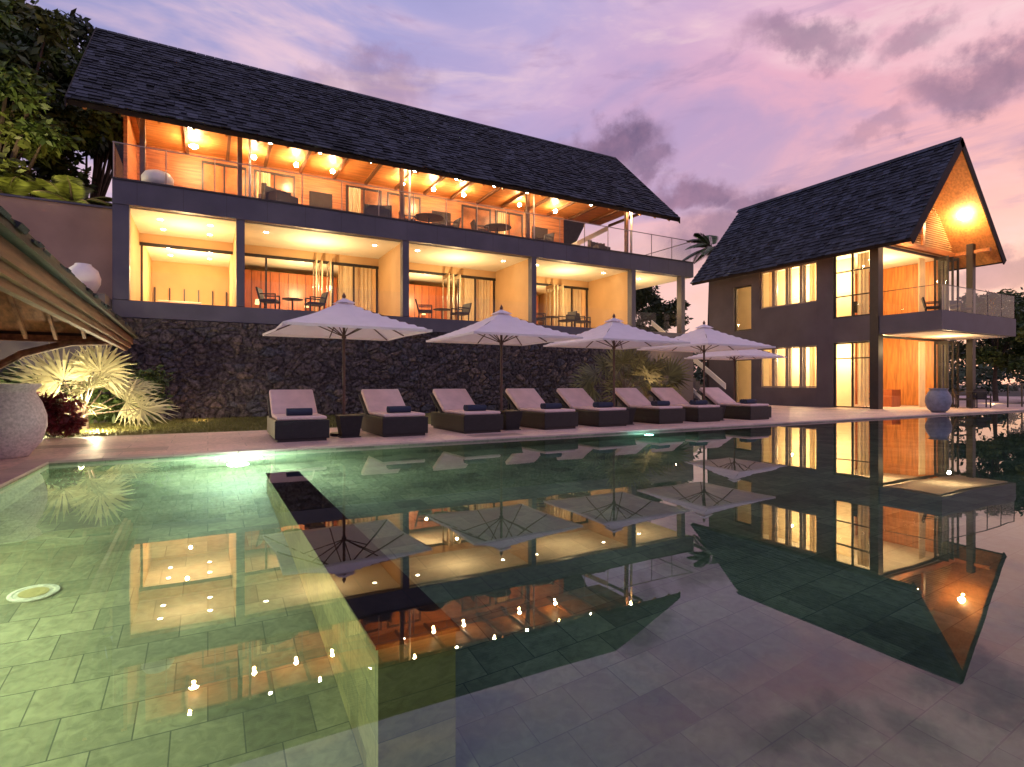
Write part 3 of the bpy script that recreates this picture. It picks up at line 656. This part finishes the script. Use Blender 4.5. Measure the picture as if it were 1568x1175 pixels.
def tree(name,base,h,cc,cr,nc,per,size,mat,trunk=.2,mat2=None):
    e=empty(name); base=Vector(base); cc=Vector(cc)
    cen=[];rad=[]
    for k in range(nc):
        d=np.random.randn(3); d/=np.linalg.norm(d); r=random.uniform(.35,1.0)
        cen.append((cc.x+d[0]*cr[0]*r,cc.y+d[1]*cr[1]*r,cc.z+d[2]*cr[2]*r)); rad.append(random.uniform(.5,1.0)*min(cr)*.34)
    mb=MB(); fork=base.lerp(cc,.55); mb.tube([base,base.lerp(fork,.5)+Vector((.15,.1,0)),fork],[trunk,trunk*.8,trunk*.6],10)
    for c in random.sample(cen,min(14,len(cen))):
        c=Vector(c); m=fork.lerp(c,.5)+Vector((random.uniform(-.2,.2),random.uniform(-.2,.2),.2)); mb.tube([fork,m,c],[trunk*.4,trunk*.22,.02],6)
    mb.build('trunk_and_limbs',mBark,e)
    h_=nc*2//3
    leaves(cen[:h_],rad[:h_],per,size,mat,'foliage',e)
    leaves(cen[h_:],rad[h_:],per,size,mat2 or mat,'foliage_light',e)
    return e
tree('broadleaf_tree',(-6.5,24.5,0),14,(-6.4,24.5,11.0),(3.2,2.8,4.3),70,420,.32,mLeafA,.3,mLeafB)
tree('broadleaf_tree',(-8.5,27,0),14,(-8,28,13),(4.2,3,4.5),60,350,.38,mLeafD,.3)
tree('broadleaf_tree',(-4.8,29,0),12,(-4.2,29.5,13.4),(2.4,2.5,3.0),36,380,.34,mLeafD,.25)
tree('garden_tree',(42.5,15.5,0),7,(42.5,15.5,4.2),(3.6,3,2.9),50,300,.28,mLeafA,.15,mLeafB)
tree('garden_tree',(47.5,14.5,0),7,(47.5,14.5,4.4),(3.4,3,3.2),44,280,.30,mLeafA,.15)
tree('garden_tree',(39.5,19.5,0),6,(39.5,19.5,3.2),(3.0,2.6,2.6),40,280,.30,mLeafA,.15)
tree('garden_tree',(37.8,14.8,0),7,(37.6,14.8,5.6),(1.3,1.2,.8),14,110,.22,mLeafA,.07)
tree('garden_tree',(27,30,0),8,(27,30,6.0),(3.5,2.5,2.6),40,250,.34,mLeafD,.15)
cen=[];rad=[]
for k in range(380):
    x=random.uniform(12,110); y=random.uniform(36,60) if x<60 else random.uniform(14,50)
    cen.append((x,y,random.uniform(.3,4.5+1.3*math.sin(x*.35)))); rad.append(random.uniform(1.0,1.9))
for k in range(160):
    cen.append((random.uniform(-40,-8),random.uniform(28,45),random.uniform(.3,9))); rad.append(random.uniform(1.2,2.2))
leaves(cen,rad,70,.65,mLeafD,'distant_trees',None)
def fan_leaf(mb,c,d,up,Lf,n=26,spread=4.2):
    c=Vector(c); d=Vector(d).normalized(); side=d.cross(Vector(up)).normalized(); upn=side.cross(d).normalized()
    for k in range(n):
        a=-spread/2+spread*k/(n-1); dk=d*math.cos(a)+side*math.sin(a)
        ln=Lf*(.72+.28*math.cos(a/1.6))*random.uniform(.93,1.05); pk=dk.cross(upn).normalized(); w=ln*spread/n*.27
        mb.cur=random.random(); mid=c+dk*ln*.5+upn*.04*(-1)**k; tip=c+dk*ln-Vector((0,0,ln*.12*random.random()))
        i=mb.av(c,mid+pk*w,mid+pk*w*.8+dk*ln*.12,tip,mid-pk*w*.8+dk*ln*.12,mid-pk*w); mb.f+=[(i,i+1,i+2,i+3,i+4,i+5)]
def fan_palm(name,base,hp,Lf,nl,trunk=.3,mat=None):
    e=empty(name,base); mb=MB(); st=MB()
    st.tube([(0,0,-.02),(0,0,trunk)],[.14,.10],10)
    for k in range(nl):
        az=k*2.399+random.uniform(-.2,.2); el=max(.1,.12+1.25*((k%7)/6.))
        d=Vector((math.cos(az)*math.cos(el),math.sin(az)*math.cos(el),math.sin(el)))
        c=Vector((0,0,trunk))+d*hp*random.uniform(.8,1.1); st.tube([(0,0,trunk),c],[.018,.01],6)
        dd=(d+Vector((0,0,-.25))).normalized(); up=Vector((0,0,1))if el<1.2 else Vector((math.cos(az),math.sin(az),.2))
        up=(up+Vector((random.uniform(-.6,.9),random.uniform(-2.0,-.2),0))); fan_leaf(mb,c,dd,up,Lf*random.uniform(.85,1.1))
    mb.build('fan_leaves',mat,e); st.build('stems',mBark,e)
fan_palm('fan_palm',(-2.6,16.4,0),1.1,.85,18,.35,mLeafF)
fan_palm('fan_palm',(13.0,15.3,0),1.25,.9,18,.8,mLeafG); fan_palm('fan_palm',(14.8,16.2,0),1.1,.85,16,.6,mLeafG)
lamp('garden_uplight',(-2.2,15.35,.10),260,(1,.80,.46),.04); lamp('garden_uplight',(-3.2,15.5,.10),220,(1,.80,.46),.04); lamp('garden_uplight',(-2.6,16.2,.75),170,(1,.84,.52),.04)
lamp('garden_uplight',(13.9,14.9,.15),70,(1,.62,.25),.05); lamp('garden_uplight',(-.2,18.6,.15),16,(1,.6,.32),.05)
lamp('garden_uplight',(-4.6,21.15,6.75),150,(1,.76,.35),.15); lamp('garden_uplight',(-7.2,21.15,7.0),560,(1,.80,.42),.25)
lamp('garden_uplight',(38,14,.3),40,(1,.7,.3),.1)
sh=empty('red_shrub'); cen=[(-2.75+random.uniform(-.5,.4),14.3+random.uniform(-.35,.35),random.uniform(.15,.8)) for k in range(30)]
leaves(cen,[.2]*30,90,.13,mLeafR,'foliage',sh); mb=MB()
for c in cen[:12]: mb.tube([(-2.75,14.3,0),c],[.02,.008],5)
mb.build('stems',mBark,sh)
sh=empty('green_shrub'); cen=[(random.uniform(-5.5,-1.2),random.uniform(17.9,18.6),random.uniform(.1,1.6)) for k in range(60)]
leaves(cen,[.3]*60,80,.2,mLeafA,'foliage',sh)
mb=MB(); mb.tube([(-3,18,0),(-3,18,1.2)],[.05,.02],6); mb.build('stems',mBark,sh)
def feather(name,base,trunkpts,r0,nf,Lf,mat,droop=.5,lw=.035):
    e=empty(name); st=MB(); st.tube(trunkpts,[r0*(1-.4*k/(len(trunkpts)-1)) for k in range(len(trunkpts))],10)
    c=Vector(trunkpts[-1]); mb=MB()
    for k in range(nf):
        az=k*2.399; el=random.uniform(-.2,1.3); d=Vector((math.cos(az)*math.cos(el),math.sin(az)*math.cos(el),math.sin(el)))
        pts=[c+d*Lf*t-Vector((0,0,droop*Lf*t*t)) for t in np.linspace(0,1,9)]; st.tube(pts,[.03*(1-t*.8) for t in np.linspace(0,1,9)],5)
        for j in range(34):
            t=.12+.88*j/34; f=t*8; i=min(int(f),7); p=pts[i].lerp(pts[i+1],f-i); tg=(pts[i+1]-pts[i]).normalized(); sd_=tg.cross(Vector((0,0,1))).normalized()
            ll=Lf*.24*math.sin(math.pi*min(1,t*.9+.1))+.08; mb.cur=random.random()
            for sg in(-1,1):
                q=p+(sd_*sg*.8+tg*.6-Vector((0,0,.35))).normalized()*ll; mid=p.lerp(q,.4); mb.quad(p,mid+tg*lw,q,mid-tg*lw)
    mb.build('fronds',mat,e); st.build('trunk',mBark,e)
feather('coconut_palm',None,[(31.5,28,0),(31.2,27.6,6),(30.9,27.2,10.6)],.2,18,2.6,mLeafA,.5,.05)
feather('areca_palm',None,[(-3.9,22.9,5.8),(-3.9,22.9,6.9)],.08,22,1.7,mLeafB,.45)
feather('areca_palm',None,[(-5.6,23.2,5.8),(-5.6,23.2,6.9)],.08,20,1.8,mLeafB,.5)
# ---------------------------------------------------------------- world
w=bpy.data.worlds.new('World'); S.world=w; w.use_nodes=True; nt=w.node_tree; nt.nodes.clear(); L_=nt.links.new
out=N(nt,'ShaderNodeOutputWorld'); bg=N(nt,'ShaderNodeBackground'); L_(bg.outputs[0],out.inputs[0])
tc=N(nt,'ShaderNodeTexCoord'); D=tc.outputs['Generated']; sp=N(nt,'ShaderNodeSeparateXYZ'); L_(D,sp.inputs[0])
def mr(src,a,b,c=0,d=1,smooth=True):
    m=N(nt,'ShaderNodeMapRange'); m.interpolation_type='SMOOTHSTEP' if smooth else 'LINEAR'; L_(src,m.inputs[0]); m.inputs[1].default_value=a;m.inputs[2].default_value=b;m.inputs[3].default_value=c;m.inputs[4].default_value=d; return m.outputs[0]
def mix(f,a,b):
    m=N(nt,'ShaderNodeMix',data_type='RGBA')
    if hasattr(f,'name'): L_(f,m.inputs[0])
    else: m.inputs[0].default_value=f
    for k,v in((6,a),(7,b)):
        if isinstance(v,tuple): m.inputs[k].default_value=(*v,1)
        else: L_(v,m.inputs[k])
    return m.outputs[2]
def mth(op,a,b=None):
    m=N(nt,'ShaderNodeMath',operation=op)
    for k,v in enumerate((a,b)):
        if v is None: continue
        if hasattr(v,'name'): L_(v,m.inputs[k])
        else: m.inputs[k].default_value=v
    return m.outputs[0]
fx_=mr(sp.outputs[0],-.4,1,0,1,False)
base=ramp(nt,fx_,[(0,(.25,.28,.56)),(.35,(.34,.33,.64)),(.6,(.54,.40,.66)),(.8,(.84,.43,.56)),(1,(.94,.44,.44))]).outputs[0]
warm=mth('MULTIPLY',mr(sp.outputs[2],.42,.10),mr(sp.outputs[0],.2,.65)); base=mix(warm,base,(1.0,.58,.50))
base=mix(mth('MULTIPLY',mr(sp.outputs[2],.40,.75),.65),base,(.38,.45,.80))
nz=N(nt,'ShaderNodeTexNoise'); mp=N(nt,'ShaderNodeMapping'); mp.inputs['Scale'].default_value=(1,1,2.6); mp.inputs['Rotation'].default_value=(0,.25,0); L_(D,mp.inputs[0]); L_(mp.outputs[0],nz.inputs['Vector'])
nz.inputs['Scale'].default_value=2.4; nz.inputs['Detail'].default_value=6; nz.inputs['Roughness'].default_value=.55; nz.inputs['Distortion'].default_value=.6
hi=mth('MULTIPLY',mr(nz.outputs[0],.46,.66),.75); base=mix(hi,base,(1.0,.66,.72))
lo=mth('MULTIPLY',mr(nz.outputs[0],.48,.30),.55); base=mix(lo,base,(.30,.29,.58))
# thin streaks
n4=N(nt,'ShaderNodeTexNoise'); mp4=N(nt,'ShaderNodeMapping'); mp4.inputs['Scale'].default_value=(1,1,4.5); mp4.inputs['Rotation'].default_value=(.1,-.2,.3); L_(D,mp4.inputs[0]); L_(mp4.outputs[0],n4.inputs['Vector'])
n4.inputs['Scale'].default_value=4.2; n4.inputs['Detail'].default_value=6; n4.inputs['Roughness'].default_value=.6; n4.inputs['Distortion'].default_value=.4
base=mix(mth('MULTIPLY',mr(n4.outputs[0],.53,.68),.5),base,(.42,.27,.46))
base=mix(mth('MULTIPLY',mr(n4.outputs[0],.44,.30),.4),base,(1.0,.72,.72))
wn=N(nt,'ShaderNodeTexNoise'); wn.inputs['Scale'].default_value=8; wn.inputs['Detail'].default_value=7; wn.inputs['Roughness'].default_value=.6; L_(D,wn.inputs['Vector'])
sb=N(nt,'ShaderNodeVectorMath',operation='SUBTRACT'); L_(wn.outputs['Color'],sb.inputs[0]); sb.inputs[1].default_value=(.5,.5,.5)
sc=N(nt,'ShaderNodeVectorMath',operation='SCALE'); L_(sb.outputs[0],sc.inputs[0]); sc.inputs['Scale'].default_value=.19
ad=N(nt,'ShaderNodeVectorMath',operation='ADD'); L_(D,ad.inputs[0]); L_(sc.outputs[0],ad.inputs[1])
mask=None
for az,el,r,k in [(15.9,28.6,.09,.5),(10,27,.06,.35),(38.3,22.9,.10,1),(42,21,.06,.85),(47.5,17.9,.08,1),(52.7,16.3,.08,.95),(50,13.0,.12,.8),(56,29,.075,.7),(68.6,22.1,.085,.8),(64.4,27,.06,.55),(62,20,.045,.45),(71,9.4,.07,.75),(75,16,.08,.6),(30,50,.18,.4),(80,40,.2,.5)]:
    a=math.radians(az);e=math.radians(el); c=(math.sin(a)*math.cos(e),math.cos(a)*math.cos(e),math.sin(e))
    s1=N(nt,'ShaderNodeVectorMath',operation='SUBTRACT'); L_(ad.outputs[0],s1.inputs[0]); s1.inputs[1].default_value=c
    s2=N(nt,'ShaderNodeVectorMath',operation='MULTIPLY'); L_(s1.outputs[0],s2.inputs[0]); s2.inputs[1].default_value=(1,1,2.3)
    s3=N(nt,'ShaderNodeVectorMath',operation='LENGTH'); L_(s2.outputs[0],s3.inputs[0])
    m_=mr(s3.outputs['Value'],r*1.25,r*.4,0,k); mask=m_ if mask is None else mth('MAXIMUM',mask,m_)
cl=ramp(nt,mr(wn.outputs[0],.35,.65,0,1,False),[(0,(.15,.10,.21)),(1,(.42,.22,.34))]).outputs[0]
base=mix(mask,base,cl)
sky=N(nt,'ShaderNodeTexSky'); sky.sky_type='NISHITA'; sky.sun_disc=False; sky.sun_elevation=math.radians(3); sky.sun_rotation=math.radians(78)
sks=N(nt,'ShaderNodeVectorMath',operation='SCALE'); L_(sky.outputs[0],sks.inputs[0]); sks.inputs['Scale'].default_value=.02
fin=N(nt,'ShaderNodeVectorMath',operation='ADD'); L_(base,fin.inputs[0]); L_(sks.outputs[0],fin.inputs[1]); L_(fin.outputs[0],bg.inputs[0])
bg.inputs[1].default_value=.96
sun=bpy.data.lights.new('sun','SUN'); sun.energy=.2; sun.angle=math.radians(3); sun.color=(1,.6,.5)
so=bpy.data.objects.new('sun',sun); COL.objects.link(so)
sd_=Vector((math.sin(math.radians(78))*math.cos(math.radians(3)),math.cos(math.radians(78))*math.cos(math.radians(3)),math.sin(math.radians(3))))
so.rotation_euler=sd_.to_track_quat('Z','Y').to_euler()
# ---------------------------------------------------------------- camera
cam=bpy.data.cameras.new('camera'); co=bpy.data.objects.new('camera',cam); COL.objects.link(co)
co.location=(0,0,1.1); co.rotation_euler=(math.radians(90),0,math.radians(-28.8)); cam.lens=19.45; cam.sensor_width=36; cam.clip_end=2000; cam.clip_start=.05
S.camera=co
S.view_settings.view_transform='Standard'; S.view_settings.look='None'; S.view_settings.exposure=0
print('done')
